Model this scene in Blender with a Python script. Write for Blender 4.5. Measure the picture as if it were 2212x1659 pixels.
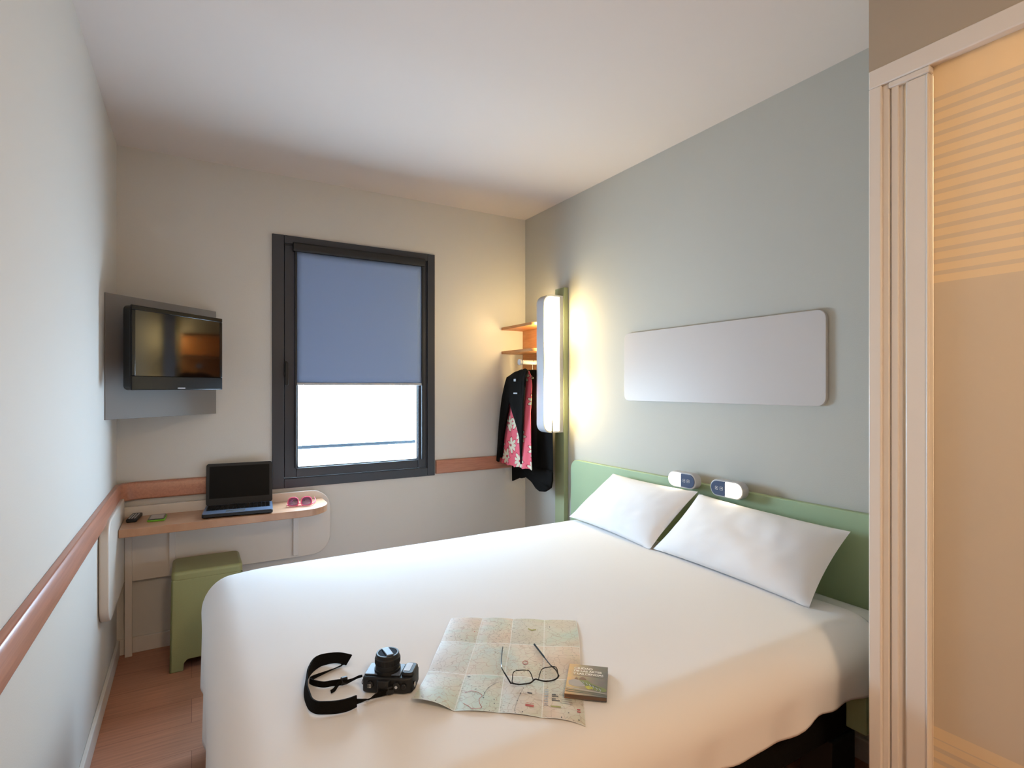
import bpy, bmesh, math, random
from mathutils import Matrix, Vector, noise
random.seed(4)
for o in list(bpy.data.objects): bpy.data.objects.remove(o)
scn = bpy.context.scene
COL = scn.collection
pi = math.pi

# ------------------------------------------------------------------ camera
cd = bpy.data.cameras.new('camera'); cam = bpy.data.objects.new('camera', cd); COL.objects.link(cam)
cd.sensor_fit = 'HORIZONTAL'; cd.sensor_width = 36; cd.lens = 36*1174/2212
cd.shift_y = 8.5/2212; cd.clip_start = .02
cam.location = (0, 0, 1.31); cam.rotation_euler = (pi/2, 0, math.radians(-30.52))
scn.camera = cam
# ------------------------------------------------------------------ sky, daylight, exposure
SKY = 49.0
w = bpy.data.worlds.new('sky'); scn.world = w; w.use_nodes = True
bg = w.node_tree.nodes['Background']
bg.inputs[0].default_value = (.55, .77, 1.0, 1); bg.inputs[1].default_value = SKY
pd = bpy.data.lights.new('sky_portal', 'AREA'); pd.shape = 'RECTANGLE'; pd.size = .9; pd.size_y = 1.36
pd.cycles.is_portal = True
po = bpy.data.objects.new('sky_portal', pd); COL.objects.link(po)
po.location = (.866, 3.41, 1.457); po.rotation_euler = (-pi/2, 0, 0)
scn.view_settings.view_transform = 'Standard'; scn.view_settings.look = 'None'
scn.view_settings.exposure = 0.14; scn.view_settings.gamma = 1; scn.view_settings.use_curve_mapping = False

# ------------------------------------------------------------------ helpers
def lin(c):
    if isinstance(c, str):
        c = [int(c[i:i+2], 16)/255 for i in (0, 2, 4)]
        c = [x/12.92 if x <= .04045 else ((x+.055)/1.055)**2.4 for x in c]
    return (c[0], c[1], c[2], 1)
M = {}
def mat(name, col, rough=.6, spec=.5, metal=0, bump=0, bscale=40, var=0, vscale=6, emit=None, estr=0, coat=0, trans=0, alpha=1, stretch=(1, 1, 1)):
    m = bpy.data.materials.new(name); m.use_nodes = True; nt = m.node_tree
    b = nt.nodes['Principled BSDF']; L = nt.links.new
    c = lin(col); b.inputs['Base Color'].default_value = c
    b.inputs['Roughness'].default_value = rough; b.inputs['Specular IOR Level'].default_value = spec
    b.inputs['Metallic'].default_value = metal; b.inputs['Coat Weight'].default_value = coat
    b.inputs['Transmission Weight'].default_value = trans; b.inputs['Alpha'].default_value = alpha
    if emit: b.inputs['Emission Color'].default_value = lin(emit); b.inputs['Emission Strength'].default_value = estr
    if bump or var:
        tc = nt.nodes.new('ShaderNodeTexCoord'); mp = nt.nodes.new('ShaderNodeMapping')
        mp.inputs['Scale'].default_value = stretch; L(tc.outputs['Object'], mp.inputs[0])
    if bump:
        n = nt.nodes.new('ShaderNodeTexNoise'); n.inputs['Scale'].default_value = bscale; n.inputs['Detail'].default_value = 4
        L(mp.outputs[0], n.inputs['Vector'])
        bp = nt.nodes.new('ShaderNodeBump'); bp.inputs['Strength'].default_value = bump; bp.inputs['Distance'].default_value = .01
        L(n.outputs['Fac'], bp.inputs['Height']); L(bp.outputs[0], b.inputs['Normal'])
    if var:
        n = nt.nodes.new('ShaderNodeTexNoise'); n.inputs['Scale'].default_value = vscale; n.inputs['Detail'].default_value = 5
        L(mp.outputs[0], n.inputs['Vector'])
        mx = nt.nodes.new('ShaderNodeMix'); mx.data_type = 'RGBA'
        mx.inputs[6].default_value = tuple(x*(1-var) for x in c[:3])+(1,); mx.inputs[7].default_value = tuple(min(1, x*(1+var)) for x in c[:3])+(1,)
        L(n.outputs['Fac'], mx.inputs[0]); L(mx.outputs[2], b.inputs['Base Color'])
    M[name] = m; return m

WM = {}
def wm(o): return WM.get(o.name, Matrix()) if o else Matrix()
def props(o, label=None, cat=None, group=None, kind=None):
    if label: o['label'] = label
    if cat: o['category'] = cat
    if group: o['group'] = group
    if kind: o['kind'] = kind
    return o
def empty(name, loc, label=None, cat=None, rz=0, group=None, kind=None, parent=None, rot=None):
    o = bpy.data.objects.new(name, None); COL.objects.link(o); o.empty_display_size = .05
    o.location = loc; o.rotation_euler = rot if rot else (0, 0, rz)
    m = Matrix.Translation(loc) @ (Matrix.Rotation(rz, 4, 'Z') if not rot else __import__('mathutils').Euler(rot).to_matrix().to_4x4())
    if parent: o.parent = parent; m = wm(parent) @ m
    WM[o.name] = m
    return props(o, label, cat, group, kind)

class MB:
    def __init__(s): s.v = []; s.f = []
    def add(s, vs, fs):
        n = len(s.v); s.v += [Vector(p) for p in vs]; s.f += [tuple(i+n for i in f) for f in fs]; return s
    def box(s, x0, x1, y0, y1, z0, z1):
        return s.add([(x, y, z) for z in (z0, z1) for y in (y0, y1) for x in (x0, x1)],
                     [(0, 2, 3, 1), (4, 5, 7, 6), (0, 1, 5, 4), (2, 6, 7, 3), (0, 4, 6, 2), (1, 3, 7, 5)])
    def prism(s, pts, ax, a0, a1):
        f = {'X': lambda a, u, v: (a, u, v), 'Y': lambda a, u, v: (u, a, v), 'Z': lambda a, u, v: (u, v, a)}[ax]
        n = len(pts)
        return s.add([f(a0, *p) for p in pts]+[f(a1, *p) for p in pts],
                     [tuple(range(n))[::-1], tuple(range(n, 2*n))]+[(i, (i+1) % n, n+(i+1) % n, n+i) for i in range(n)])
    def grid(s, g, closed=False):
        r, c = len(g), len(g[0]); fs = []
        for i in range(r-1):
            for j in range(c if closed else c-1):
                fs.append((i*c+j, i*c+(j+1) % c, (i+1)*c+(j+1) % c, (i+1)*c+j))
        return s.add([p for row in g for p in row], fs)
    def tube(s, pts, r, n=10, closed=False, cap=True):
        pts = [Vector(p) for p in pts]; N = len(pts); rings = []
        rad = r if isinstance(r, (list, tuple)) else [r]*N
        up = None
        for i, p in enumerate(pts):
            a = pts[(i-1) % N] if (closed or i) else pts[0]; b = pts[(i+1) % N] if (closed or i < N-1) else pts[-1]
            t = (b-a).normalized()
            if up is None: up = Vector((0, 0, 1)) if abs(t.z) < .9 else Vector((1, 0, 0))
            x = t.cross(up).normalized(); y = x.cross(t).normalized(); up = y
            rings.append([p+(x*math.cos(q)+y*math.sin(q))*rad[i] for q in [2*pi*k/n for k in range(n)]])
        if closed: rings.append(rings[0])
        s.grid(rings, True)
        if cap and not closed:
            s.add(rings[0], [tuple(range(n))[::-1]]); s.add(rings[-1], [tuple(range(n))])
        return s
    def lathe(s, prof, c=(0, 0, 0), n=32, ax='Z'):
        g = []
        for r, h in prof:
            row = []
            for k in range(n):
                a = 2*pi*k/n; u, v = r*math.cos(a), r*math.sin(a)
                row.append({'Z': (c[0]+u, c[1]+v, c[2]+h), 'X': (c[0]+h, c[1]+u, c[2]+v), 'Y': (c[0]+u, c[1]+h, c[2]+v)}[ax])
            g.append(row)
        s.grid(g, True); s.add(g[0], [tuple(range(n))]); s.add(g[-1], [tuple(range(n))]); return s
    def build(s, name, m, parent=None, local=False, bev=0, seg=3, smooth=True, base=None, label=None, cat=None, group=None, kind=None, solid=0, sub=0, weld=False, ang=35):
        me = bpy.data.meshes.new(name)
        vs = s.v
        if parent:
            if not local: inv = wm(parent).inverted(); vs = [inv @ v for v in vs]
        else:
            xs = [v.x for v in vs]; ys = [v.y for v in vs]; zs = [v.z for v in vs]
            o0 = Vector(base) if base else Vector(((min(xs)+max(xs))/2, (min(ys)+max(ys))/2, min(zs)))
            vs = [v-o0 for v in vs]
        me.from_pydata([tuple(v) for v in vs], [], s.f)
        bm = bmesh.new(); bm.from_mesh(me)
        if weld: bmesh.ops.remove_doubles(bm, verts=bm.verts, dist=1e-5)
        bmesh.ops.recalc_face_normals(bm, faces=bm.faces); bm.to_mesh(me); bm.free()
        if isinstance(m, str): m = M[m]
        me.materials.append(m)
        if smooth:
            me.polygons.foreach_set('use_smooth', [True]*len(me.polygons))
            me.set_sharp_from_angle(angle=math.radians(ang))
        o = bpy.data.objects.new(name, me); COL.objects.link(o)
        if parent: o.parent = parent; WM[o.name] = wm(parent).copy()
        else: o.location = o0; WM[o.name] = Matrix.Translation(o0)
        if solid: d = o.modifiers.new('s', 'SOLIDIFY'); d.thickness = solid; d.offset = 0
        if bev:
            d = o.modifiers.new('b', 'BEVEL'); d.width = bev; d.segments = seg; d.limit_method = 'ANGLE'; d.angle_limit = math.radians(40); d.harden_normals = False
        if sub: d = o.modifiers.new('u', 'SUBSURF'); d.levels = sub; d.render_levels = sub
        return props(o, label, cat, group, kind)
def rrect(u0, u1, v0, v1, r, n=8, corners='abcd'):
    """rounded rectangle; a=(u0,v0) b=(u1,v0) c=(u1,v1) d=(u0,v1)"""
    out = []
    for key, cu, cv, a0, pu, pv in (('a', u0+r, v0+r, pi, u0, v0), ('b', u1-r, v0+r, 1.5*pi, u1, v0), ('c', u1-r, v1-r, 0, u1, v1), ('d', u0+r, v1-r, .5*pi, u0, v1)):
        if key in corners: out += [(cu+r*math.cos(a0+pi/2*k/n), cv+r*math.sin(a0+pi/2*k/n)) for k in range(n+1)]
        else: out.append((pu, pv))
    return out
def smoothpath(pts, n=6, closed=False):
    P = [Vector(p) for p in pts]; N = len(P); out = []
    for i in range(N if closed else N-1):
        if closed: a, b, c, d = P[i-1], P[i], P[(i+1) % N], P[(i+2) % N]
        else: a, b, c, d = P[max(i-1, 0)], P[i], P[i+1], P[min(i+2, N-1)]
        for k in range(n):
            t = k/n
            out.append(.5*((2*b)+(c-a)*t+(2*a-5*b+4*c-d)*t*t+(3*b-a-3*c+d)*t**3))
    if not closed: out.append(P[-1])
    return out
S = dict(kind='structure')

# ------------------------------------------------------------------ materials
mat('wall_paint', 'd3cec7', .75, .3, bump=.05, bscale=220)
mat('wall_paint_right', 'bfbdb4', .75, .3, bump=.05, bscale=220)
mat('ceiling_paint', 'd6cbc4', .85, .2)
mat('partition_paint', 'b4a794', .7, .3)
mat('trim_white', 'd8d0c8', .4)
mat('door_white', 'e8e0d6', .35)
mat('anthracite', '33343a', .42, .5)
mat('anthracite_dark', '17171a', .5)
mat('black_gloss', '050505', .12, .5)
mat('black_bezel', '060606', .25, .3)
mat('black_matte', '0d0d0e', .5)
mat('black_fabric', '141210', .95, .1, bump=.3, bscale=300)
mat('tv_screen', '150a06', .06, .6)
mat('silver', 'c8ccd2', .25, .5, metal=.8)
mat('white_plastic', 'e9e7e3', .3)
mat('grey_plastic', 'b7b7ba', .4)
mat('panel_gray', '827e7c', .6, .3)
mat('desk_panel', 'd9cfc4', .4)
mat('green_wood', 'a2b690', .5, .4, var=.04)
mat('green_pole', 'a0a882', .5, .4)
mat('green_plastic', '989868', .45, .4, bump=.05, bscale=300)
mat('rail_dark', (.012, .016, .02), .8, .05)
mat('sheet', 'eae7e6', .9, .15, bump=.08, bscale=9)
mat('pillow_case', 'eceaea', .9, .15, bump=.12, bscale=12)
mat('mattress_cloth', 'dcdcd8', .9, .15)
mat('pink_plastic', 'f06a8c', .2, .5)
mat('laptop_blue', '5f6b80', .35, .5)
mat('laptop_screen', '060606', .35, .15)
mat('board_white', 'c8c0bb', .4, .3)
mat('lime_plastic', '6fae22', .4)

def wood(name, c1, c2, axis_scale, rough=.4, scale=3.0):
    m = bpy.data.materials.new(name); m.use_nodes = True; nt = m.node_tree; L = nt.links.new; b = nt.nodes['Principled BSDF']
    tc = nt.nodes.new('ShaderNodeTexCoord'); mp = nt.nodes.new('ShaderNodeMapping'); mp.inputs['Scale'].default_value = axis_scale
    n = nt.nodes.new('ShaderNodeTexNoise'); n.inputs['Scale'].default_value = scale; n.inputs['Detail'].default_value = 8; n.inputs['Distortion'].default_value = .6
    r = nt.nodes.new('ShaderNodeValToRGB'); r.color_ramp.elements[0].color = lin(c1); r.color_ramp.elements[1].color = lin(c2)
    r.color_ramp.elements[0].position = .3; r.color_ramp.elements[1].position = .7
    L(tc.outputs['Object'], mp.inputs[0]); L(mp.outputs[0], n.inputs['Vector']); L(n.outputs['Fac'], r.inputs[0]); L(r.outputs[0], b.inputs['Base Color'])
    b.inputs['Roughness'].default_value = rough; M[name] = m; return m
wood('bumper_wood', 'a86f58', 'bd8269', (3, 3, 30), .3)
wood('bumper_wood_side', 'a86f58', 'bd8269', (30, 1, 30), .3)
wood('desk_wood', 'a97c5c', 'be9272', (3, 40, 3), .35)
wood('shelf_wood', 'b67c4a', 'cc9460', (30, 3, 20), .4)

def floor_mat():
    m = bpy.data.materials.new('laminate'); m.use_nodes = True; nt = m.node_tree; L = nt.links.new; b = nt.nodes['Principled BSDF']
    tc = nt.nodes.new('ShaderNodeTexCoord')
    mp = nt.nodes.new('ShaderNodeMapping'); mp.inputs['Rotation'].default_value = (0, 0, 0)
    L(tc.outputs['Object'], mp.inputs[0])
    br = nt.nodes.new('ShaderNodeTexBrick'); br.inputs['Scale'].default_value = 1
    br.inputs['Brick Width'].default_value = 1.2; br.inputs['Row Height'].default_value = .19; br.inputs['Mortar Size'].default_value = .0012
    br.inputs['Color1'].default_value = lin('bb8063'); br.inputs['Color2'].default_value = lin('c98d70'); br.inputs['Mortar'].default_value = lin('96604a'); br.offset = .37
    L(mp.outputs[0], br.inputs['Vector'])
    mp2 = nt.nodes.new('ShaderNodeMapping'); mp2.inputs['Scale'].default_value = (3, 60, 3); L(tc.outputs['Object'], mp2.inputs[0])
    n = nt.nodes.new('ShaderNodeTexNoise'); n.inputs['Scale'].default_value = 1.5; n.inputs['Detail'].default_value = 8; L(mp2.outputs[0], n.inputs['Vector'])
    r = nt.nodes.new('ShaderNodeValToRGB'); r.color_ramp.elements[0].position = .3; r.color_ramp.elements[1].position = .7
    r.color_ramp.elements[0].color = (.72, .72, .72, 1); r.color_ramp.elements[1].color = (1, 1, 1, 1); L(n.outputs['Fac'], r.inputs[0])
    mx = nt.nodes.new('ShaderNodeMix'); mx.data_type = 'RGBA'; mx.blend_type = 'MULTIPLY'; mx.inputs[0].default_value = 1
    L(br.outputs['Color'], mx.inputs[6]); L(r.outputs[0], mx.inputs[7]); L(mx.outputs[2], b.inputs['Base Color'])
    b.inputs['Roughness'].default_value = .42; M['laminate'] = m
floor_mat()

def glass_mat(name, tint=(1, 1, 1), gloss=.08):
    m = bpy.data.materials.new(name); m.use_nodes = True; nt = m.node_tree; L = nt.links.new
    nt.nodes.remove(nt.nodes['Principled BSDF']); out = nt.nodes['Material Output']
    t = nt.nodes.new('ShaderNodeBsdfTransparent'); t.inputs[0].default_value = (*tint, 1)
    g = nt.nodes.new('ShaderNodeBsdfGlossy'); g.inputs['Roughness'].default_value = .02
    mx = nt.nodes.new('ShaderNodeMixShader'); mx.inputs[0].default_value = gloss
    L(t.outputs[0], mx.inputs[1]); L(g.outputs[0], mx.inputs[2]); L(mx.outputs[0], out.inputs[0]); M[name] = m
glass_mat('clear_glass', (.97, .98, .98), .05)
glass_mat('lens_clear', (.97, .97, .97), .08)
glass_mat('lens_tint', (.5, .36, .52), .15)

def blind_mat():
    m = bpy.data.materials.new('blind_fabric'); m.use_nodes = True; nt = m.node_tree; L = nt.links.new
    nt.nodes.remove(nt.nodes['Principled BSDF']); out = nt.nodes['Material Output']
    d = nt.nodes.new('ShaderNodeBsdfDiffuse'); d.inputs[0].default_value = lin('8fa3c6')
    t = nt.nodes.new('ShaderNodeBsdfTranslucent'); t.inputs[0].default_value = (.011, .016, .025, 1)
    a = nt.nodes.new('ShaderNodeAddShader'); L(d.outputs[0], a.inputs[0]); L(t.outputs[0], a.inputs[1]); L(a.outputs[0], out.inputs[0]); M['blind_fabric'] = m
blind_mat()

def frosted_mat():
    """milky shower glass with printed horizontal bands high up and low down"""
    m = bpy.data.materials.new('frosted_glass'); m.use_nodes = True; nt = m.node_tree; L = nt.links.new
    b = nt.nodes['Principled BSDF']; out = nt.nodes['Material Output']
    g = nt.nodes.new('ShaderNodeNewGeometry'); sp = nt.nodes.new('ShaderNodeSeparateXYZ'); L(g.outputs['Position'], sp.inputs[0])
    def mth(op, a, bb, cc=None):
        n = nt.nodes.new('ShaderNodeMath'); n.operation = op
        for i, q in enumerate((a, bb, cc)):
            if q is None: continue
            if isinstance(q, (int, float)): n.inputs[i].default_value = q
            else: L(q, n.inputs[i])
        return n.outputs[0]
    z = sp.outputs['Z']
    fr = mth('FRACT', mth('MULTIPLY', mth('SUBTRACT', z, 1.562), 1/.0278), 0)
    stripe = mth('GREATER_THAN', fr, .62)
    up = mth('MULTIPLY', mth('GREATER_THAN', z, 1.58), mth('LESS_THAN', z, 2.02))
    zone = mth('MAXIMUM', mth('GREATER_THAN', z, 1.562), mth('LESS_THAN', z, .497))
    st = mth('MULTIPLY', stripe, mth('MAXIMUM', up, mth('LESS_THAN', z, .47)))
    light = mth('MULTIPLY', zone, mth('SUBTRACT', 1, st))
    mx = nt.nodes.new('ShaderNodeMix'); mx.data_type = 'RGBA'; L(light, mx.inputs[0])
    mx.inputs[6].default_value = lin('d6cab8'); mx.inputs[7].default_value = lin('e6d5b8')
    b.inputs['Roughness'].default_value = .25; b.inputs['Specular IOR Level'].default_value = .3
    L(mx.outputs[2], b.inputs['Base Color'])
    t = nt.nodes.new('ShaderNodeBsdfTranslucent'); L(mx.outputs[2], t.inputs[0])
    ms = nt.nodes.new('ShaderNodeMixShader'); ms.inputs[0].default_value = .4
    L(b.outputs[0], ms.inputs[1]); L(t.outputs[0], ms.inputs[2]); L(ms.outputs[0], out.inputs[0]); M['frosted_glass'] = m
frosted_mat()

# ------------------------------------------------------------------ room shell
XL, XR, YB, H = -.316, 2.04, 3.275, 2.5
PX, PY = 1.515, .746
MB().box(XL-.1, 2.7, -2.3, YB+.12, -.1, 0).build('floor', 'laminate', smooth=False, base=(0, 0, 0), **S)
MB().box(XL-.1, 2.7, -2.3, YB+.12, H, H+.1).build('ceiling', 'ceiling_paint', smooth=False, **S)
MB().box(XL-.1, XL, -2.3, YB+.12, 0, H).build('wall_left', 'wall_paint', smooth=False, **S)
wb = MB(); ox0, ox1, oz0, oz1 = .43, 1.302, .79, 2.125
wb.box(XL, ox0, YB, YB+.12, 0, H).box(ox1, XR+.1, YB, YB+.12, 0, H).box(ox0, ox1, YB, YB+.12, 0, oz0).box(ox0, ox1, YB, YB+.12, oz1, H)
wb.build('wall_back', 'wall_paint', smooth=False, **S)
MB().box(XR, XR+.1, PY, YB, 0, H).build('wall_right', 'wall_paint_right', smooth=False, **S)
MB().box(XL, 2.7, -2.3, -2.2, 0, H).build('wall_front', 'wall_paint', smooth=False, **S)
# shower cabin enclosure at the right
MB().box(PX+.002, PX+.05, -.62, PY, 2.13, H).build('wall_cabin_front', 'partition_paint', smooth=False, **S)
MB().box(PX+.045, 2.7, PY-.03, PY, 0, H).build('wall_cabin_side', 'partition_paint', smooth=False, **S)
MB().box(2.6, 2.7, -2.2, PY-.03, 0, H).build('wall_cabin_back', 'wall_paint', smooth=False, **S)
MB().box(PX, PX+.08, -2.2, -.60, 0, H).build('wall_corridor', 'partition_paint', smooth=False, **S)
MB().box(PX+.08, 2.6, -.64, -.60, 0, H).build('wall_cabin_end', 'wall_paint', smooth=False, **S)
# door post and header (one continuous white frame)
fr = MB().box(PX, PX+.045, PY-.03, PY, 0, 2.083).box(PX, PX+.045, -.6, PY, 2.083, 2.13).box(PX+.008, PX+.045, PY-.045, PY-.029, 0, 2.083)
fr.build('trim_1', 'door_white', bev=.003, **S)
d1 = empty('door_1', (1.53, .45, 0), kind='structure')
MB().box(PX+.016, PX+.045, .6725, .714, .01, 2.076).build('door_stile', 'door_white', d1, bev=.004)
MB().box(PX+.009, PX+.017, .681, .697, .01, 2.072).build('door_stile', 'door_white', d1, bev=.002)
MB().box(PX+.008, PX+.04, .615, .666, .01, 2.068).build('door_stile', 'door_white', d1, bev=.005)
MB().box(PX+.005, PX+.012, .6155, .620, .01, 2.066).build('edge_strip', 'door_white', d1, bev=.002)
MB().box(PX+.004, PX+.04, .612, .702, 2.068, 2.083).build('door_track', 'door_white', d1, bev=.003)
MB().box(PX+.024, PX+.032, -.6, .612, .01, 2.083).build('glass_panel', 'frosted_glass', d1, smooth=False)
# skirting
MB().box(XL, 2.0, YB-.014, YB, 0, .077).build('baseboard_back', 'trim_white', bev=.003, **S)
MB().box(XL, XL+.014, -2.2, YB-.014, 0, .077).build('baseboard_left', 'trim_white', bev=.003, **S)
MB().box(XR-.014, XR, PY, YB-.014, 0, .077).build('baseboard_right', 'trim_white', bev=.003, **S)
# wooden bumper rails: profile swept along left wall and round the corner
def rail(path, name, matn):
    prof = [(0, .757), (.016, .757), (.022, .763), (.022, .832), (.016, .843), (0, .845)]
    g = []
    for i, (x, y) in enumerate(path):
        a = Vector(path[max(i-1, 0)]); b = Vector(path[min(i+1, len(path)-1)]); t = (b-a).normalized(); n = Vector((t.y, -t.x))
        g.append([(x+n.x*o_, y+n.y*o_, z) for o_, z in prof])
    m = MB().grid(g); k = len(prof)
    m.add(g[0], [tuple(range(k))]); m.add(g[-1], [tuple(range(k))])
    return m.build(name, matn, bev=.002, weld=True, kind='structure')
e = .001
path = [(XL+e, -2.0), (XL+e, 2.0), (XL+e, 3.17)]+[(XL+e+.09-.09*math.cos(a), 3.18+.094*math.sin(a)) for a in [pi/2*k/8 for k in range(1, 9)]]+[(.38, YB-e)]
rail(path, 'trim_2', 'bumper_wood_side')
rail([(1.355, YB-e), (1.99, YB-e)], 'trim_3', 'bumper_wood')

# ------------------------------------------------------------------ window
wn = empty('window_1', (.866, YB, .748), kind='structure')
def frame(x0, x1, z0, z1, t, y0, y1, name, m, bev=.003):
    MB().box(x0, x0+t[0], y0, y1, z0, z1).box(x1-t[1], x1, y0, y1, z0, z1).box(x0+t[0], x1-t[1], y0, y1, z0, z0+t[2]).box(x0+t[0], x1-t[1], y0, y1, z1-t[3], z1).build(name, m, wn, bev=bev)
frame(.384, 1.348, .748, 2.166, (.062, .05, .052, .045), YB-.012, YB+.0, 'window_frame', 'anthracite')
frame(.436, 1.30, .79, 2.125, (.012, .012, .012, .012), YB, YB+.1, 'window_reveal', 'anthracite')
frame(.448, 1.286, .804, 2.113, (.062, .05, .052, .04), YB-.006, YB+.04, 'sash', 'anthracite', .004)
frame(.508, 1.238, .854, 2.076, (.014, .008, .008, .008), YB+.004, YB+.03, 'glazing_bead', 'anthracite_dark', .002)
MB().box(.51, 1.236, YB+.018, YB+.024, .856, 2.074).build('glass_pane', 'clear_glass', wn, smooth=False)
hd = MB().prism(rrect(.445, .463, 1.37, 1.46, .008), 'Y', YB-.024, YB-.006); hd.box(.449, .459, YB-.05, YB-.02, 1.43, 1.446)
hd.prism(rrect(.446, .462, 1.325, 1.452, .007), 'Y', YB-.058, YB-.044); hd.build('window_handle', 'black_matte', wn, bev=.002)
# roller blind
rb = empty('roller_blind', (.88, YB, 1.335), 'blue-grey fabric roller blind pulled halfway down over the window', 'blind')
yb = YB-.018
MB().grid([[(x, yb+.0016*math.sin(x*9+z*3), z) for x in [.511+(1.254-.511)*i/24 for i in range(25)]] for z in [1.338+.742*j/20 for j in range(21)]]).build('blind_fabric', 'blind_fabric', rb, solid=.0008)
MB().box(.511, 1.254, yb-.006, yb+.005, 1.326, 1.340).build('bottom_bar', 'grey_plastic', rb, bev=.003, label='grey metal bar weighting the blind hem')
MB().prism([(YB-.006, 2.078), (YB-.034, 2.078), (YB-.042, 2.09), (YB-.042, 2.118), (YB-.034, 2.128), (YB-.006, 2.128)], 'X', .49, 1.272).build('cassette', 'anthracite_dark', rb, bev=.002)
MB().box(.500, .511, YB-.026, YB-.008, .858, 2.08).build('side_guide', 'anthracite_dark', rb, bev=.002)
MB().box(1.254, 1.265, YB-.026, YB-.008, .858, 2.08).build('side_guide', 'anthracite_dark', rb, bev=.002)
# balustrade rail outside
ra = empty('guard_rail', (1.0, 3.72, .96), 'pale grey horizontal guard rail outside the window, seen below the blind', 'railing')
MB().tube([(-.3, 3.72, .925), (2.5, 3.72, .925)], .012, 10).build('rail_bar', 'rail_dark', ra)
for x in (-.25, 2.45):
    MB().box(x-.015, x+.015, 3.38, 3.735, .905, .935).build('bracket', 'rail_dark', ra, bev=.002)

# ------------------------------------------------------------------ television corner
tv = empty('television', (-.0415, 2.9085, 1.301), 'small flat black television, switched off, on a grey panel across the corner', 'television', rz=pi/4)
hw = .245
pm_ = empty('mounting_panel', (.0558, .1393, -.126), parent=tv)
pm_['label'] = 'flat grey backing panel set diagonally across the corner'
MB().box(-.3, .3, 0, .012, 0, .537).build('panel_board', 'panel_gray', pm_, local=True, bev=.0015)
MB().box(-.285, .285, .012, .05, .03, .507).build('panel_spacer', 'black_matte', pm_, local=True, bev=.002)
b_ = MB()
outer = rrect(-hw, hw, 0, .355, .02); inner = [(-hw+.02, .06), (hw-.016, .06), (hw-.016, .335), (-hw+.02, .335)]
b_.prism(outer, 'Y', .006, .045); b_.prism(rrect(-hw+.03, hw-.03, .03, .325, .03), 'Y', .045, .075)
b_.build('casing', 'black_matte', tv, local=True, bev=.004)
MB().box(-hw, hw, -.002, .007, .335, .355).box(-hw, hw, -.002, .007, 0, .06).box(-hw, -hw+.018, -.002, .007, .06, .335).box(hw-.016, hw, -.002, .007, .06, .335).build('bezel', 'black_bezel', tv, local=True, bev=.003)
MB().box(-hw+.018, hw-.016, .0, .006, .06, .335).build('screen', 'tv_screen', tv, local=True, smooth=False, label='dark glossy screen')
MB().box(-.02, .02, -.0035, -.002, .006, .010).build('badge', 'grey_plastic', tv, local=True)
MB().box(-.05, .05, .075, .085, .12, .24).box(-.02, .02, .085, .13, .16, .2).box(-.06, .06, .13, .139, .1, .26).build('wall_bracket', 'black_matte', tv, local=True, bev=.002)

# ------------------------------------------------------------------ desk
dk = empty('wall_desk', (.17, 3.26, .36), 'narrow wall-hung desk with wooden top under the window corner', 'desk')
def deskpts():
    p = [(-.279, 2.955), (.45, 2.958)]
    cx, cy, r = .49, 3.118, .155
    p += [(cx+r*math.sin(a), cy-.16*math.cos(a)) for a in [pi/2*k/10 for k in range(1, 11)]]
    return p+[(.645, 3.235), (-.279, 3.235)]
MB().prism(deskpts(), 'Z', .643, .68).build('desktop', 'desk_wood', dk, bev=.003)
MB().prism(rrect(-.285, .690, .362, .728, .105, corners='bc'), 'Y', 3.236, 3.252).build('back_panel', 'desk_panel', dk, bev=.003)
MB().prism(rrect(2.65, 3.234, .365, .775, .09, corners='ad'), 'X', XL+.002, XL+.035).build('side_panel', 'desk_panel', dk, bev=.006)
for x in (-.098, .487): MB().box(x, x+.028, 3.224, 3.236, .375, .643).build('support_strip', 'trim_white', dk, bev=.002)
MB().box(-.28, -.25, 3.225, 3.2365, 0.0, .64).build('corner_post', 'desk_panel', dk, bev=.002)

# laptop
lp = empty('laptop', (.208, 3.09, .6805), 'open black laptop with blank dark screen on the wooden desk', 'laptop', rz=math.radians(-6))
MB().prism(rrect(-.157, .157, -.112, .112, .012), 'Z', .004, .02).build('base', 'black_matte', lp, local=True, bev=.003)
MB().prism(rrect(-.155, .155, -.110, .10, .01), 'Z', .02, .0225).build('palm_rest', 'laptop_blue', lp, local=True, label='blue-grey metallic palm rest')
MB().box(-.145, .145, -.035, .085, .0225, .0235).build('keyboard_bed', 'black_matte', lp, local=True)
kb = MB()
for r in range(5):
    for c in range(15):
        kb.box(-.141+c*.0189, -.141+c*.0189+.0165, -.031+r*.0225, -.031+r*.0225+.0195, .0235, .026)
kb.build('keys', 'black_gloss', lp, local=True)
MB().prism(rrect(-.055, .03, -.098, -.048, .004), 'Z', .0225, .023).build('touchpad', 'silver', lp, local=True)
for x in (-.135, .135):
    for y in (-.09, .09): MB().lathe([(.007, 0), (.007, .005)], (x, y, 0), 12).build('foot', 'black_matte', lp, local=True)
lid = empty('lid', (0, .106, .02), rot=(math.radians(-8), 0, 0), parent=lp)
MB().prism(rrect(-.157, .157, 0.0, .215, .012), 'Y', 0, .008).build('lid_shell', 'black_matte', lid, local=True, bev=.002)
MB().box(-.142, .142, -.0006, .0002, .035, .200).build('screen', 'laptop_screen', lid, local=True, smooth=False)
MB().tube([(-.12, .006, 0), (.12, .006, 0)], .006, 12).build('hinge', 'black_matte', lid, local=True)

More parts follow.
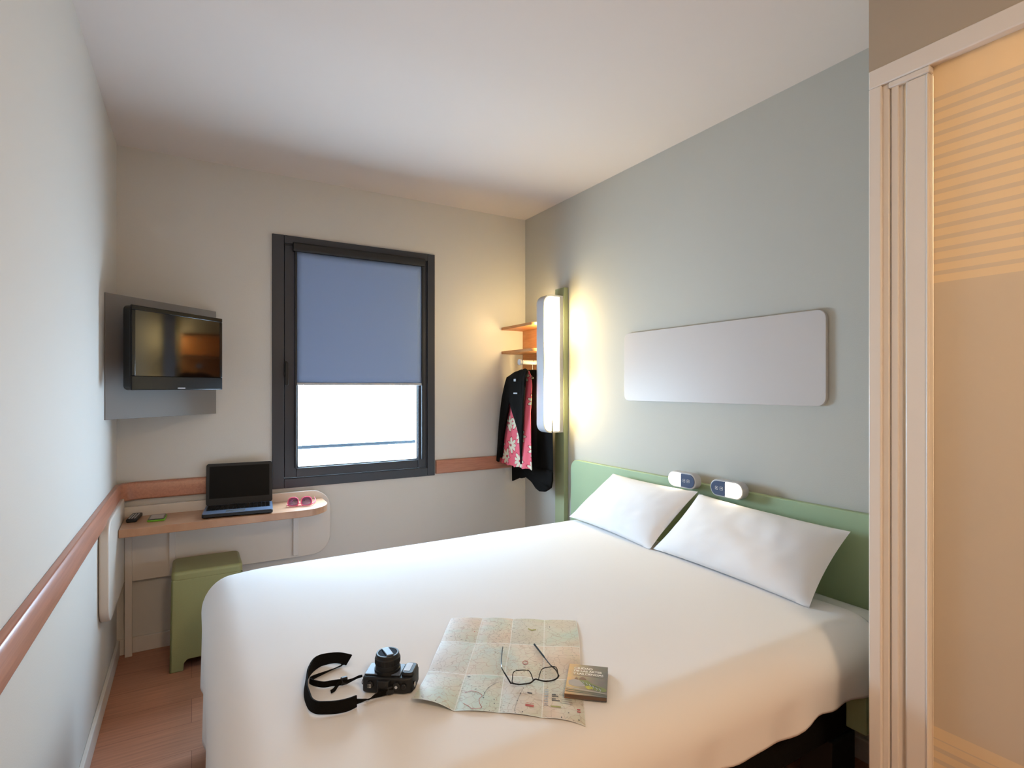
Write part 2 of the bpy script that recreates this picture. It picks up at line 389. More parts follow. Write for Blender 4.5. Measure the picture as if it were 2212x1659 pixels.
# remote control, phone
rm = empty('remote_control', (-.236, 3.165, .6805), 'small black remote control at the left end of the desk', 'remote control', rz=math.radians(-6))
MB().prism(rrect(-.021, .021, -.075, .075, .008), 'Z', 0, .016).build('body', 'black_matte', rm, local=True, bev=.004)
kb = MB()
for r in range(7):
    for c in range(3): kb.lathe([(.0035, .016), (.003, .0178)], (-.011+c*.011, -.055+r*.016, 0), 8)
kb.build('buttons', 'grey_plastic', rm, local=True)
ph = empty('mobile_phone', (-.142, 3.12, .6805), 'mobile phone with lime green case lying on the desk', 'phone', rz=math.radians(-3))
MB().prism(rrect(-.036, .036, -.062, .062, .01), 'Z', 0, .008).build('case', 'lime_plastic', ph, local=True, bev=.002, label='lime green case')
MB().prism(rrect(-.033, .033, -.058, .06, .009), 'Z', .008, .0105).build('body', 'black_gloss', ph, local=True, bev=.001)
MB().box(-.027, .027, -.045, .047, .0105, .0108).build('screen', 'silver', ph, local=True, smooth=False)

# pink sunglasses standing upside down
sg = empty('sunglasses', (.497, 3.07, .6805), 'pink framed sunglasses with mauve lenses at the right end of the desk', 'sunglasses', rz=math.radians(-12))
def lensout(cx, s=1, w=.0285, h=.021):
    out = []
    for k in range(28):
        a = 2*pi*k/28; c, q = math.cos(a), math.sin(a)
        x = w*math.copysign(abs(c)**.7, c); z = h*math.copysign(abs(q)**.75, q)
        x *= 1-.16*(z/h*.5+.5)
        out.append((cx+s*x, -.004+.004*abs(cx+x*s)/.05+.010*(z/h), z+h+.004))
    return out
fm = MB()
for cx in (-.033, .033): fm.tube(lensout(cx), .0026, 8, closed=True)
fm.tube([(-.064, .001, .009), (-.05, -.004, .004), (-.02, -.007, .003), (0, -.007, .003), (.02, -.007, .003), (.05, -.004, .004), (.064, .001, .009)], .0028, 8)
fm.tube([(-.010, 0, .014), (0, -.001, .017), (.010, 0, .014)], .003, 8)
fm.build('frame', 'pink_plastic', sg, local=True)
for cx in (-.033, .033):
    p = lensout(cx); MB().add(p, [tuple(range(len(p)))]).build('lens', 'lens_tint', sg, local=True, solid=.001)
MB().tube(smoothpath([(-.064, .002, .009), (-.06, .05, .007), (-.05, .10, .006), (-.03, .12, .02)], 4), .0022, 8).build('temple', 'pink_plastic', sg, local=True)
MB().tube(smoothpath([(.064, .002, .009), (.072, .05, .007), (.075, .10, .006), (.07, .12, .02)], 4), .0022, 8).build('temple', 'pink_plastic', sg, local=True)

# ------------------------------------------------------------------ stool
st = empty('stool', (.067, 3.075, 0), 'green moulded plastic stool pushed under the desk', 'stool')
def sside(w, tip):
    """outline of one face with an arch cut-out at the bottom: (u, z, taper)"""
    return [(-w, 0), (-w+.055, 0), (-w+.057, .035), (-w+.072, .05), (w-.072, .05), (w-.057, .035), (w-.055, 0), (w, 0), (w, .42), (-w, .42)]
bm_ = MB()
hx, hy = .155, .137
def tap(x, y, z): k = 1-.05*z/.45; return (x*k, y*k, z)
for sgn in (-1, 1):
    o_ = sside(hx, 0)
    n = len(o_)
    for off in ((hy, hy-.012),):
        a_ = [tap(u, sgn*off[0], z) for u, z in o_]; c_ = [tap(u, sgn*off[1], z) for u, z in o_]
        bm_.add(a_+c_, [tuple(range(n)), tuple(range(n, 2*n))]+[(i, (i+1) % n, n+(i+1) % n, n+i) for i in range(n)])
    o_ = sside(hy, 0)
    a_ = [tap(sgn*hx, u, z) for u, z in o_]; c_ = [tap(sgn*(hx-.012), u, z) for u, z in o_]
    bm_.add(a_+c_, [tuple(range(n)), tuple(range(n, 2*n))]+[(i, (i+1) % n, n+(i+1) % n, n+i) for i in range(n)])
bm_.build('body', 'green_plastic', st, local=True, bev=.004)
top = MB().prism([(x*.955, y*.955) for x, y in rrect(-hx, hx, -hy, hy, .03)], 'Z', .41, .457)
top.build('seat', 'green_plastic', st, local=True, bev=.014, seg=4)

# ------------------------------------------------------------------ bed
bed = empty('bed', (1.0, 1.68, 0), 'double bed with black base against the right wall', 'bed')
MB().box(.10, 1.99, .93, 2.42, .235, .40).build('bed_base', 'black_fabric', bed, bev=.01)
MB().prism(rrect(.088, 1.995, .882, 2.455, .08), 'Z', .40, .574).build('mattress', 'mattress_cloth', bed, bev=.085, seg=8, label='white mattress edge showing by the headboard')
for x, y in ((.16, .97), (1.66, .92), (.16, 2.3), (1.66, 2.3)):
    MB().box(x, x+.13, y, y+.1, 0, .24).build('leg', 'black_matte', bed, bev=.004)
def duvet():
    x0, x1, y0, y1, r, zt = .14, 1.855, .965, 2.385, .105, .588
    nx, ny = 70, 58
    def top(x, y): return zt+.0015*noise.noise(Vector((x*5, y*5, 0)))-.010*max(0, (.30-x)/.16)**2-.005*max(0, (y-2.1)/.285)**2
    mb = MB(); G = [[(x0+(x1-x0)*i/nx, y0+(y1-y0)*j/ny) for i in range(nx+1)] for j in range(ny+1)]
    def lip(x, z): return z-.012*max(0, (x-(x1-.02))/.02)**2
    mb.grid([[(x, y, lip(x, top(x, y))) for x, y in row] for row in G])
    per = []
    for i in range(nx, -1, -1): per.append((G[0][i], -pi/2))
    for k in range(1, 12): per.append(((x0, y0), -pi/2-pi/2*k/12))
    for j in range(0, ny+1): per.append((G[j][0], -pi))
    for k in range(1, 12): per.append(((x0, y1), -pi-pi/2*k/12))
    for i in range(0, nx+1): per.append((G[ny][i], -1.5*pi))
    rings = []
    ND, NV = 10, 12
    N = len(per)
    for q in range(ND+NV+1):
        row = []
        for idx, ((x, y), a) in enumerate(per):
            t = (-a-pi/2)/pi   # 0 near side, .5 foot, 1 far
            s = idx/N*6
            if t < .5: hem = .40+(.25-.40)*(t*2)
            else: hem = .25+.05*(t-.5)*2
            if t == 0: hem = .393+.007*math.sin(x*17+1)+.006*math.sin(x*31)+.02*max(0, x-1.4)
            if q <= ND:
                f = q/ND*pi/2; rad = r*math.sin(f); z = top(x+math.cos(a)*rad, y+math.sin(a)*rad)-r*(1-math.cos(f)); dv = 0
            else:
                dv = (q-ND)/NV; rad = r; zb_ = top(x+math.cos(a)*r, y+math.sin(a)*r)-r; z = zb_+(hem-zb_)*dv
            px, py = x, y
            wob = dv*(.006*math.sin(px*23+py*19)+.004*math.sin(px*41+py*37+2))-.004*dv
            if 0 < t < .5: wob += .006*math.sin(t*2*pi*3)*dv
            rad += wob
            rad *= 1+.10*math.sin(t*2*pi)**2*(0 if t in (0, .5, 1) else 1)
            row.append((px+math.cos(a)*rad, py+math.sin(a)*rad, lip(x, z)))
        rings.append(row)
    mb.grid(rings)
    return mb.build('duvet', 'sheet', weld=True, solid=.006, ang=80, label='plain white duvet smoothly covering the bed', cat='duvet')
duvet()

def pillow(TL, TR, BL, BR, label, seed):
    TL, TR, BL, BR = map(Vector, (TL, TR, BL, BR)); c = (TL+TR+BL+BR)/4
    U, V = (TR-TL+BR-BL).normalized(), (TL-BL+TR-BR).normalized(); Nn = U.cross(V).normalized()
    if Nn.x > 0: Nn = -Nn
    n = 36; mb = MB()
    for sd in (1, -1):
        g = []
        for j in range(n+1):
            v = -1+2*j/n; row = []
            for i in range(n+1):
                u = -1+2*i/n
                uu = u*(1-.035*(1-v*v)); vv = v*(1-.05*(1-u*u))
                s, t = (uu+1)/2, (vv+1)/2
                p = BL*(1-s)*(1-t)+BR*s*(1-t)+TL*(1-s)*t+TR*s*t
                e_ = max(0, (1-abs(u)**2.6))**.62*max(0, (1-abs(v)**2.6))**.62
                w_ = .012*noise.noise(Vector((u*1.6+seed, v*1.6, seed)))+.004*noise.noise(Vector((u*6+seed, v*4, seed)))
                row.append(p+Nn*(sd*(.062*e_)+w_*e_*(1 if sd > 0 else .3)))
            g.append(row)
        mb.grid(g)
    return mb.build('pillow', 'pillow_case', weld=True, ang=85, label=label, cat='pillow', group='pillows against the headboard')
pillow((1.95, 2.24, .85), (1.955, 1.675, .845), (1.80, 2.43, .598), (1.752, 1.768, .592), 'white pillow farther from the camera, beside the wall lamp', 1)
pillow((1.95, 1.665, .838), (1.955, 1.02, .815), (1.765, 1.76, .596), (1.735, 1.035, .592), 'white pillow nearer the shower door, below the right reading light', 7)

# headboard + side box
MB().prism(rrect(.80, 2.70, .40, .872, .06, corners='cd'), 'X', 2.01, XR-.001).build('headboard', 'green_wood', bev=.004, label='low matte green headboard with rounded corner along the right wall', cat='headboard')
MB().box(1.744, XR-.03, .865, .925, .263, .388).build('bedside_ledge', 'green_wood', bev=.004, label='green painted block jutting out low beside the bed head, near the shower cabin', cat='ledge')
# wall board with rounded corners
MB().prism(rrect(1.143, 2.235, 1.241, 1.604, .035), 'X', 2.024, XR-.001).build('wall_panel', 'board_white', bev=.002, label='blank glossy off-white panel with rounded corners above the bed', cat='panel')

# ------------------------------------------------------------------ wall lamp on green post
MB().box(2.006, XR-.001, 2.762, 2.86, 0, 1.94).build('wall_post', 'green_pole', bev=.002, label='tall narrow green board standing on the wall behind the lit lamp', cat='board')
wl = empty('wall_lamp', (2.0, 2.81, 1.03), 'tall lit white wall lamp with rounded corners mounted on the green board', 'lamp')
pts = rrect(1.858, 2.005, 1.032, 1.887, .055, corners='ad')
ring_in = rrect(1.866, 1.982, 1.040, 1.879, .048, corners='ad')
# rim: extruded outline shell
g = []
for k, (P_, y) in enumerate(((ring_in, 2.774), (pts, 2.770), (pts, 2.848), (ring_in, 2.844))):
    g.append([(u, y, v) for u, v in P_])
MB().grid(g, True).grid([g[0], [(u, 2.80, v) for u, v in ring_in], g[3]][:2], True).build('rim', 'grey_plastic', wl, ang=50)
def lampglow():
    m = bpy.data.materials.new('lamp_diffuser'); m.use_nodes = True; nt = m.node_tree; L = nt.links.new
    nt.nodes.remove(nt.nodes['Principled BSDF']); out = nt.nodes['Material Output']
    gg = nt.nodes.new('ShaderNodeNewGeometry'); sp = nt.nodes.new('ShaderNodeSeparateXYZ'); L(gg.outputs['Position'], sp.inputs[0])
    def g1(c):   # brighter where the two bulbs sit
        a = nt.nodes.new('ShaderNodeMath'); a.operation = 'SUBTRACT'; L(sp.outputs['Z'], a.inputs[0]); a.inputs[1].default_value = c
        b = nt.nodes.new('ShaderNodeMath'); b.operation = 'POWER'; ab = nt.nodes.new('ShaderNodeMath'); ab.operation = 'ABSOLUTE'; L(a.outputs[0], ab.inputs[0]); L(ab.outputs[0], b.inputs[0]); b.inputs[1].default_value = 2
        d = nt.nodes.new('ShaderNodeMath'); d.operation = 'MULTIPLY'; L(b.outputs[0], d.inputs[0]); d.inputs[1].default_value = -90
        ex = nt.nodes.new('ShaderNodeMath'); ex.operation = 'EXPONENT'; L(d.outputs[0], ex.inputs[0]); return ex.outputs[0]
    s = nt.nodes.new('ShaderNodeMath'); s.operation = 'ADD'; L(g1(1.70), s.inputs[0]); L(g1(1.24), s.inputs[1])
    k = nt.nodes.new('ShaderNodeMath'); k.operation = 'MULTIPLY_ADD'; L(s.outputs[0], k.inputs[0]); k.inputs[1].default_value = 46; k.inputs[2].default_value = 3
    e_ = nt.nodes.new('ShaderNodeEmission'); e_.inputs[0].default_value = (1, .76, .36, 1); L(k.outputs[0], e_.inputs[1]); L(e_.outputs[0], out.inputs[0]); M['lamp_diffuser'] = m
lampglow()
MB().prism(ring_in, 'Y', 2.774, 2.844).build('diffuser', 'lamp_diffuser', wl, bev=.004, label='glowing warm white diffuser')
MB().box(1.982, 2.0055, 2.773, 2.846, 1.034, 1.885).build('mounting_strip', 'grey_plastic', wl, bev=.002)

# reading lamps
mat('reading_glow', (1, .9, .7), .4, emit=(1, .86, .62), estr=9)
mat('touch_panel', '45526c', .25)
def readlamp(yc, zc, side, label):
    t = empty('reading_lamp', (1.99, yc, zc), label, 'lamp', group='reading lamps on the headboard')
    hw_, hh = .082, .036
    MB().prism(rrect(yc-hw_, yc+hw_, zc-hh, zc+hh, hh*.98, 10), 'X', 1.952, 1.992).build('housing', 'grey_plastic', t, bev=.004)
    MB().box(1.990, 2.0105, yc-.04, yc+.04, zc-.02, zc+.012).build('mount', 'grey_plastic', t, bev=.002)
    h2, w2 = hh-.006, hw_-.006
    full = rrect(yc-w2, yc+w2, zc-h2, zc+h2, h2*.98, 10)
    ys = yc+.002
    cut = lambda sgn: [p for p in full if (p[0]-ys)*sgn > 0]
    def half(sgn):
        q = cut(sgn); top_ = max(q, key=lambda p: p[1])[1]; bot = min(q, key=lambda p: p[1])[1]
        return q
    ra_, rb_ = rrect(ys, yc+w2, zc-h2, zc+h2, h2*.98, 10, 'bc'), rrect(yc-w2, ys, zc-h2, zc+h2, h2*.98, 10, 'ad')
    lit, pan = (ra_, rb_) if side > 0 else (rb_, ra_)
    MB().prism(lit, 'X', 1.948, 1.953).build('light_window', 'reading_glow', t, bev=.001, label='glowing half')
    MB().prism(pan, 'X', 1.949, 1.953).build('touch_panel', 'touch_panel', t, bev=.001, label='blue-grey touch panel with white icons')
    ic = MB(); n_ = (-1 if side > 0 else 1)
    for k in (.020, .044):
        cy = ys+n_*k; h_ = .007
        for a, b, c, d in ((-h_, h_, -h_, -h_+.001), (-h_, h_, h_-.001, h_), (-h_, -h_+.001, -h_, h_), (h_-.001, h_, -h_, h_), (-.002, .002, -.002, .002)):
            ic.box(1.9482, 1.949, cy+a, cy+b, zc+c, zc+d)
    ic.build('icons', 'white_plastic', t, smooth=False)
readlamp(1.768, .884, 1, 'left oval reading lamp on headboard, lit half on its left')
readlamp(1.524, .880, -1, 'right oval reading lamp on headboard, lit half on its right')

# ------------------------------------------------------------------ wardrobe corner
ws = empty('wall_shelf', (1.95, 3.07, 1.45), 'small wooden corner shelf unit with hanging rail behind the wall lamp', 'shelf')
MB().box(2.018, XR-.001, 2.88, YB-.001, 1.40, 1.735).build('back_board', 'shelf_wood', ws, bev=.001)
for z in (1.718, 1.553):
    MB().prism(rrect(1.845, 2.018, 2.88, YB-.001, .03, corners='a'), 'Z', z-.009, z+.009).build('shelf_board', 'shelf_wood', ws, bev=.002)
MB().tube([(1.835, 3.0, 1.477), (2.018, 3.0, 1.477)], .0145, 20).build('hanging_rail', 'white_plastic', ws)
MB().lathe([(.0195, 0), (.0195, .014)], (1.822, 3.0, 1.477), 20, 'X').build('rail_end_cap', 'grey_plastic', ws, bev=.003)
def hanger(x, label):
    t = empty('coat_hanger', (x, 3.0, 1.40), label, 'hanger', group='coat hangers on the rail')
    MB().tube([(x, 3.0+.0165*math.cos(a), 1.477+.0165*math.sin(a)) for a in [pi*2*k/16 for k in range(16)]], .0016, 8, closed=True).tube([(x, 3.0, 1.461), (x, 3.0, 1.425)], .0018, 8).build('hook', 'silver', t)
    b = smoothpath([(x, 2.865, 1.372), (x, 2.89, 1.385), (x, 2.93, 1.405), (x, 3.0, 1.425), (x, 3.07, 1.405), (x, 3.16, 1.368), (x, 3.20, 1.352)], 4)
    MB().tube(b, .006, 10).tube([(x, 2.885, 1.362), (x, 3.17, 1.362)], .0035, 8).build('shoulder_bar', 'black_matte', t)
hanger(1.842, 'coat hanger nearest the rail end cap, holding the floral shirt')
hanger(1.925, 'middle coat hanger on the rail, holding the long black coat')
hanger(1.965, 'empty coat hanger partly hidden behind the wall lamp')
mat_floral = None
def floral():
    m = bpy.data.materials.new('floral_cloth'); m.use_nodes = True; nt = m.node_tree; L = nt.links.new; b = nt.nodes['Principled BSDF']
    tc = nt.nodes.new('ShaderNodeTexCoord'); sp0 = nt.nodes.new('ShaderNodeSeparateXYZ'); L(tc.outputs['Object'], sp0.inputs[0])
    cb = nt.nodes.new('ShaderNodeCombineXYZ'); L(sp0.outputs['Y'], cb.inputs[0]); L(sp0.outputs['Z'], cb.inputs[1])
    v = nt.nodes.new('ShaderNodeTexVoronoi'); v.voronoi_dimensions = '2D'; v.inputs['Scale'].default_value = 8; v.inputs['Randomness'].default_value = .75; L(cb.outputs[0], v.inputs['Vector'])
    # local offset from the flower centre
    sc = nt.nodes.new('ShaderNodeVectorMath'); sc.operation = 'SUBTRACT'; L(cb.outputs[0], sc.inputs[0]); L(v.outputs['Position'], sc.inputs[1])
    sp = nt.nodes.new('ShaderNodeSeparateXYZ'); L(sc.outputs[0], sp.inputs[0])
    def mt(op, *a):
        n = nt.nodes.new('ShaderNodeMath'); n.operation = op
        for i, q in enumerate(a):
            if isinstance(q, (int, float)): n.inputs[i].default_value = q
            else: L(q, n.inputs[i])
        return n.outputs[0]
    ang = mt('ARCTAN2', sp.outputs[1], sp.outputs[0])
    pet = mt('MULTIPLY_ADD', mt('ABSOLUTE', mt('SINE', mt('MULTIPLY', ang, 4.5))), .26, .17)
    d = v.outputs['Distance']
    fl = mt('LESS_THAN', d, pet); edge = mt('LESS_THAN', d, mt('ADD', pet, .06)); core = mt('LESS_THAN', d, .075)
    def mix(f, a, c):
        n = nt.nodes.new('ShaderNodeMix'); n.data_type = 'RGBA'; L(f, n.inputs[0])
        for i, q in ((6, a), (7, c)):
            if isinstance(q, str): n.inputs[i].default_value = lin(q)
            else: L(q, n.inputs[i])
        return n.outputs[2]
    c1 = mix(edge, 'dd5c6a', 'b03040'); c2 = mix(fl, c1, 'd2c8ae'); c3 = mix(core, c2, 'a82230')
    L(c3, b.inputs['Base Color']); b.inputs['Roughness'].default_value = .75; M['floral_cloth'] = m
floral()
def cloth_rows(rows, X, th, folds=5, amp=.006, nu=26, sub=4, skew=0):
    """closed garment: rows of (z, y0, y1); cross-section a flat ellipse with folds"""
    R = []
    for i in range(len(rows)-1):
        for k in range(sub):
            t = k/sub; R.append(tuple(a+(b-a)*t for a, b in zip(rows[i], rows[i+1])))
    R.append(rows[-1]); g = []
    z0, z1 = rows[0][0], rows[-1][0]
    for z, a, b in R:
        k = (z0-z)/(z0-z1); row = []
        for i in range(nu*2):
            q = 2*pi*i/(nu*2); u = math.cos(q); s = math.sin(q)
            y = (a+b)/2+(b-a)/2*u
            fold = amp*k*math.sin(folds*pi*u+z*2)
            row.append((X+skew*k+s*th*(.4+.6*min(1, k*3))*(abs(s)**.2)+fold, y, z+.004*math.sin(u*folds*3)*k))
        g.append(row)
    m = MB().grid(g, True); m.add(g[0], [tuple(range(nu*2))]); return m
sh = cloth_rows([(1.418, 2.90, 2.99), (1.385, 2.875, 3.10), (1.33, 2.865, 3.12), (1.15, 2.88, 3.14), (.99, 2.87, 3.19), (.865, 2.86, 3.235), (.80, 2.852, 3.262)], 1.835, .020, 4.5, .009, skew=-.012)
sh.build('floral_shirt', 'floral_cloth', ang=80, label='pink shirt printed with large cream flowers hanging inside the black jacket', cat='shirt')
def panelcloth(poly, X, name, **k):
    bm = bmesh.new(); vs = [bm.verts.new((0, y, z)) for y, z in poly]; f = bm.faces.new(vs)
    bmesh.ops.triangulate(bm, faces=[f]); bmesh.ops.subdivide_edges(bm, edges=bm.edges, cuts=3, use_grid_fill=True)
    bm.verts.index_update(); mb = MB()
    mb.add([(X(v.co.y, v.co.z), v.co.y, v.co.z) for v in bm.verts], [tuple(v.index for v in f.verts) for f in bm.faces]); bm.free()
    return mb
J = [(3.121, 1.38), (3.013, 1.414), (2.91, 1.432), (2.872, 1.415), (2.885, 1.275), (2.899, 1.217), (2.916, 1.013), (2.933, .827), (2.95, .996), (3.001, 1.111), (3.078, 1.234), (3.133, 1.089), (3.171, .963), (3.215, .809), (3.245, .815), (3.205, 1.054), (3.165, 1.242)]
jk = empty('jacket', (1.80, 3.05, .8), 'black jacket draped open over the pink floral shirt, beside the window wall', 'jacket')
panelcloth(J, lambda y, z: 1.795-.004*math.sin(y*40)-.006*(1.4-z)+.02*max(0, z-1.36)/.07, 'x').build('front_panel', 'black_fabric', jk, solid=.012, ang=80)
bk = cloth_rows([(1.425, 2.88, 3.0), (1.38, 2.85, 3.11), (1.2, 2.86, 3.15), (1.0, 2.87, 3.17), (.84, 2.87, 3.20)], 1.872, .010, 4, .004)
bk.build('back_panel', 'black_fabric', jk, ang=80)
MB().tube(smoothpath([(1.845, 3.115, 1.372), (1.83, 3.17, 1.25), (1.825, 3.205, 1.06), (1.815, 3.235, .84)], 5), [.022+.006*math.sin(pi*i/15) for i in range(16)], 14).build('sleeve', 'black_fabric', jk, ang=80)
MB().box(1.779, 1.781, 2.955, 3.0, 1.272, 1.280).build('neck_label', 'grey_plastic', jk)
MB().box(1.781, 1.783, 2.975, 3.0, 1.352, 1.368).build('neck_label', 'grey_plastic', jk)
ct = cloth_rows([(1.425, 2.95, 3.05), (1.385, 2.86, 3.13), (1.33, 2.80, 3.17), (1.1, 2.77, 3.20), (.9, 2.76, 3.22), (.75, 2.758, 3.238)], 1.925, .02, 5, .005)
ct2 = MB(); ct2.v = ct.v; ct2.f = ct.f
C = [(3.238, .76), (3.236, .667), (3.15, .70), (3.067, .728), (2.988, .738), (2.968, .70), (2.935, .665), (2.885, .652), (2.827, .66), (2.775, .69), (2.758, .74), (2.758, .80), (3.232, .80)]
cp = panelcloth(C, lambda y, z: 1.912+.004*math.sin(y*30), 'x')
cq = empty('coat', (1.925, 3.0, .66), 'long plain black coat hanging behind the wall lamp', 'coat')
ct2.build('body', 'black_fabric', cq, ang=80)
cp.build('hem', 'black_fabric', cq, solid=.012, ang=80)

# ------------------------------------------------------------------ things on the bed
ZB = .5915
cm = empty('camera', (.412, 1.275, ZB), 'black photo camera lying on its back on the duvet with lens pointing up', 'camera', rz=math.radians(-35))
body = [(-.058, -.030), (-.05, -.034), (.042, -.034), (.06, -.028), (.064, -.01), (.062, .03), (.05, .036), (-.052, .036), (-.058, .03)]
MB().prism(body, 'Z', .002, .038).build('body', 'black_matte', cm, local=True, bev=.004)
MB().prism([(-.056, -.022), (.03, -.022), (.03, .03), (-.056, .03)], 'Z', .038, .0405).build('front_plate', 'laptop_blue', cm, local=True, bev=.001, label='satin metallic front plate')
MB().prism(rrect(.032, .062, -.024, .03, .01), 'Z', .036, .046).build('grip', 'black_matte', cm, local=True, bev=.004)
MB().box(.036, .050, -.012, .024, .046, .0465).build('grip_inlay', 'grey_plastic', cm, local=True)
MB().prism([(-.022, -.034), (.012, -.034), (.008, -.046), (-.018, -.046)], 'Z', .006, .036).build('viewfinder_hump', 'black_matte', cm, local=True, bev=.003)
lc = (-.008, .004, 0)
MB().lathe([(.031, .038), (.031, .046), (.0285, .047), (.0285, .056), (.0295, .057), (.0295, .071), (.0275, .073), (.0275, .079), (.0262, .081), (.0225, .081), (.0222, .078)], lc, 40).build('lens_barrel', 'black_matte', cm, local=True, ang=30)
gr = MB()
for k in range(48):
    a = 2*pi*k/48; gr.tube([(lc[0]+.0295*math.cos(a), lc[1]+.0295*math.sin(a), .0585), (lc[0]+.0295*math.cos(a), lc[1]+.0295*math.sin(a), .0695)], .0008, 4)
gr.build('focus_ring_ribs', 'black_matte', cm, local=True)
cap_ = empty('lens_cap', (lc[0], lc[1], .078), parent=cm, rz=math.radians(35))
MB().lathe([(.0222, 0), (.0222, .002), (.021, .0025)], (0, 0, 0), 36).build('cap_disc', 'black_gloss', cap_, local=True)
MB().prism([(-.0085, -.021), (.0085, -.021), (.0085, .021), (-.0085, .021)], 'Z', .002, .0055).build('cap_clip', 'laptop_blue', cap_, local=True, bev=.0015)
for x, y, r, h in ((-.038, -.034, .008, .004), (.026, -.034, .009, .006), (.043, -.034, .006, .005)):
    MB().lathe([(r, 0), (r, -h), (r*.8, -h-.001)], (x, y, .022), 20, 'Y').build('dial', 'black_matte', cm, local=True, ang=30)
MB().lathe([(.0035, 0), (.0035, -.002)], (.026, -.0405, .022), 14, 'Y').build('shutter_button', 'silver', cm, local=True)
dm = MB()
for i in range(3):
    for j in range(3): dm.box(-.042+i*.003, -.0405+i*.003, -.0395, -.0388, .017+j*.003, .0185+j*.003)
dm.build('dial_marks', 'white_plastic', cm, local=True)
for x in (-.061, .065): MB().tube([(x, -.02+.005*math.cos(a), .02+.005*math.sin(a)) for a in [2*pi*k/10 for k in range(10)]], .0012, 6, closed=True).build('strap_lug', 'silver', cm, local=True)
def ribbon(pts, half, th, lean=0):
    """strap standing on edge: pts = (x, y, z_bottom, height, twist)"""
    P = smoothpath([(p[0], p[1], p[2]) for p in pts], 6)
    Hh = smoothpath([(p[3], p[4], 0) for p in pts], 6); g = []
    for i, p in enumerate(P):
        t = (P[min(i+1, len(P)-1)]-P[max(i-1, 0)]); t.z = 0; t.normalize(); n = Vector((t.y, -t.x, 0))
        h, tw = Hh[i].x, Hh[i].y
        up = Vector((0, 0, 1))*math.cos(tw)+n*math.sin(tw); w_ = up.cross(t).normalized()*th/2
        g.append([p-w_, p+up*h-w_, p+up*h+w_, p+w_])
    m = MB().grid(g, True); m.add(g[0], [(0, 1, 2, 3)]); m.add(g[-1], [(3, 2, 1, 0)]); return m
Z = ZB+.0005
pad = ribbon([(.320, 1.232, Z, .026, 0), (.299, 1.226, Z, .028, 0), (.277, 1.229, Z, .028, 0), (.254, 1.239, Z, .028, 0), (.238, 1.250, Z, .028, 0), (.228, 1.268, Z, .028, .1), (.225, 1.292, Z, .028, .2), (.226, 1.329, Z, .028, .2), (.232, 1.366, Z, .028, .2), (.242, 1.40, Z, .028, .1), (.258, 1.432, Z, .028, 0), (.278, 1.452, Z, .028, -.3), (.300, 1.456, Z+.002, .028, -.8), (.322, 1.444, Z+.006, .028, -1.0), (.342, 1.420, Z+.006, .028, -1.0)], 0, .0035)
pad.build('strap_pad', 'black_fabric', cm)
ribbon([(.320, 1.232, Z+.006, .012, 0), (.335, 1.235, Z+.006, .009, .6), (.346, 1.240, Z+.005, .009, 1.2), (.363, 1.240, Z+.004, .012, .5), (.383, 1.238, Z+.004, .014, .2), (.404, 1.236, Z+.008, .011, .3), (.428, 1.233, Z+.014, .008, .2), (.455, 1.222, Z+.02, .006, 0)], 0, .0022).build('strap_webbing', 'black_fabric', cm)
ribbon([(.340, 1.422, Z+.008, .010, -.8), (.332, 1.432, Z+.002, .010, -1.2), (.29, 1.418, Z, .011, -.8), (.252, 1.398, Z, .012, -.2), (.250, 1.379, Z, .014, 0), (.271, 1.353, Z, .014, 0), (.293, 1.347, Z, .014, 0), (.310, 1.341, Z, .015, .1), (.323, 1.340, Z, .013, .4), (.338, 1.341, Z+.003, .010, .6), (.350, 1.337, Z+.008, .008, .6), (.358, 1.325, Z+.014, .006, .2)], 0, .0022).build('strap_webbing', 'black_fabric', cm)
ribbon([(.312, 1.338, Z+.006, .008, 0), (.302, 1.333, Z+.003, .008, .2), (.292, 1.321, Z, .008, .4), (.283, 1.316, Z, .008, .4)], 0, .0022).build('strap_tail', 'black_fabric', cm)
for x, y, z in ((.318, 1.341, Z), (.400, 1.237, Z+.004)): MB().prism(rrect(x-.008, x+.008, z, z+.018, .003), 'Y', y-.004, y+.003).build('strap_buckle', 'black_matte', cm, bev=.001)

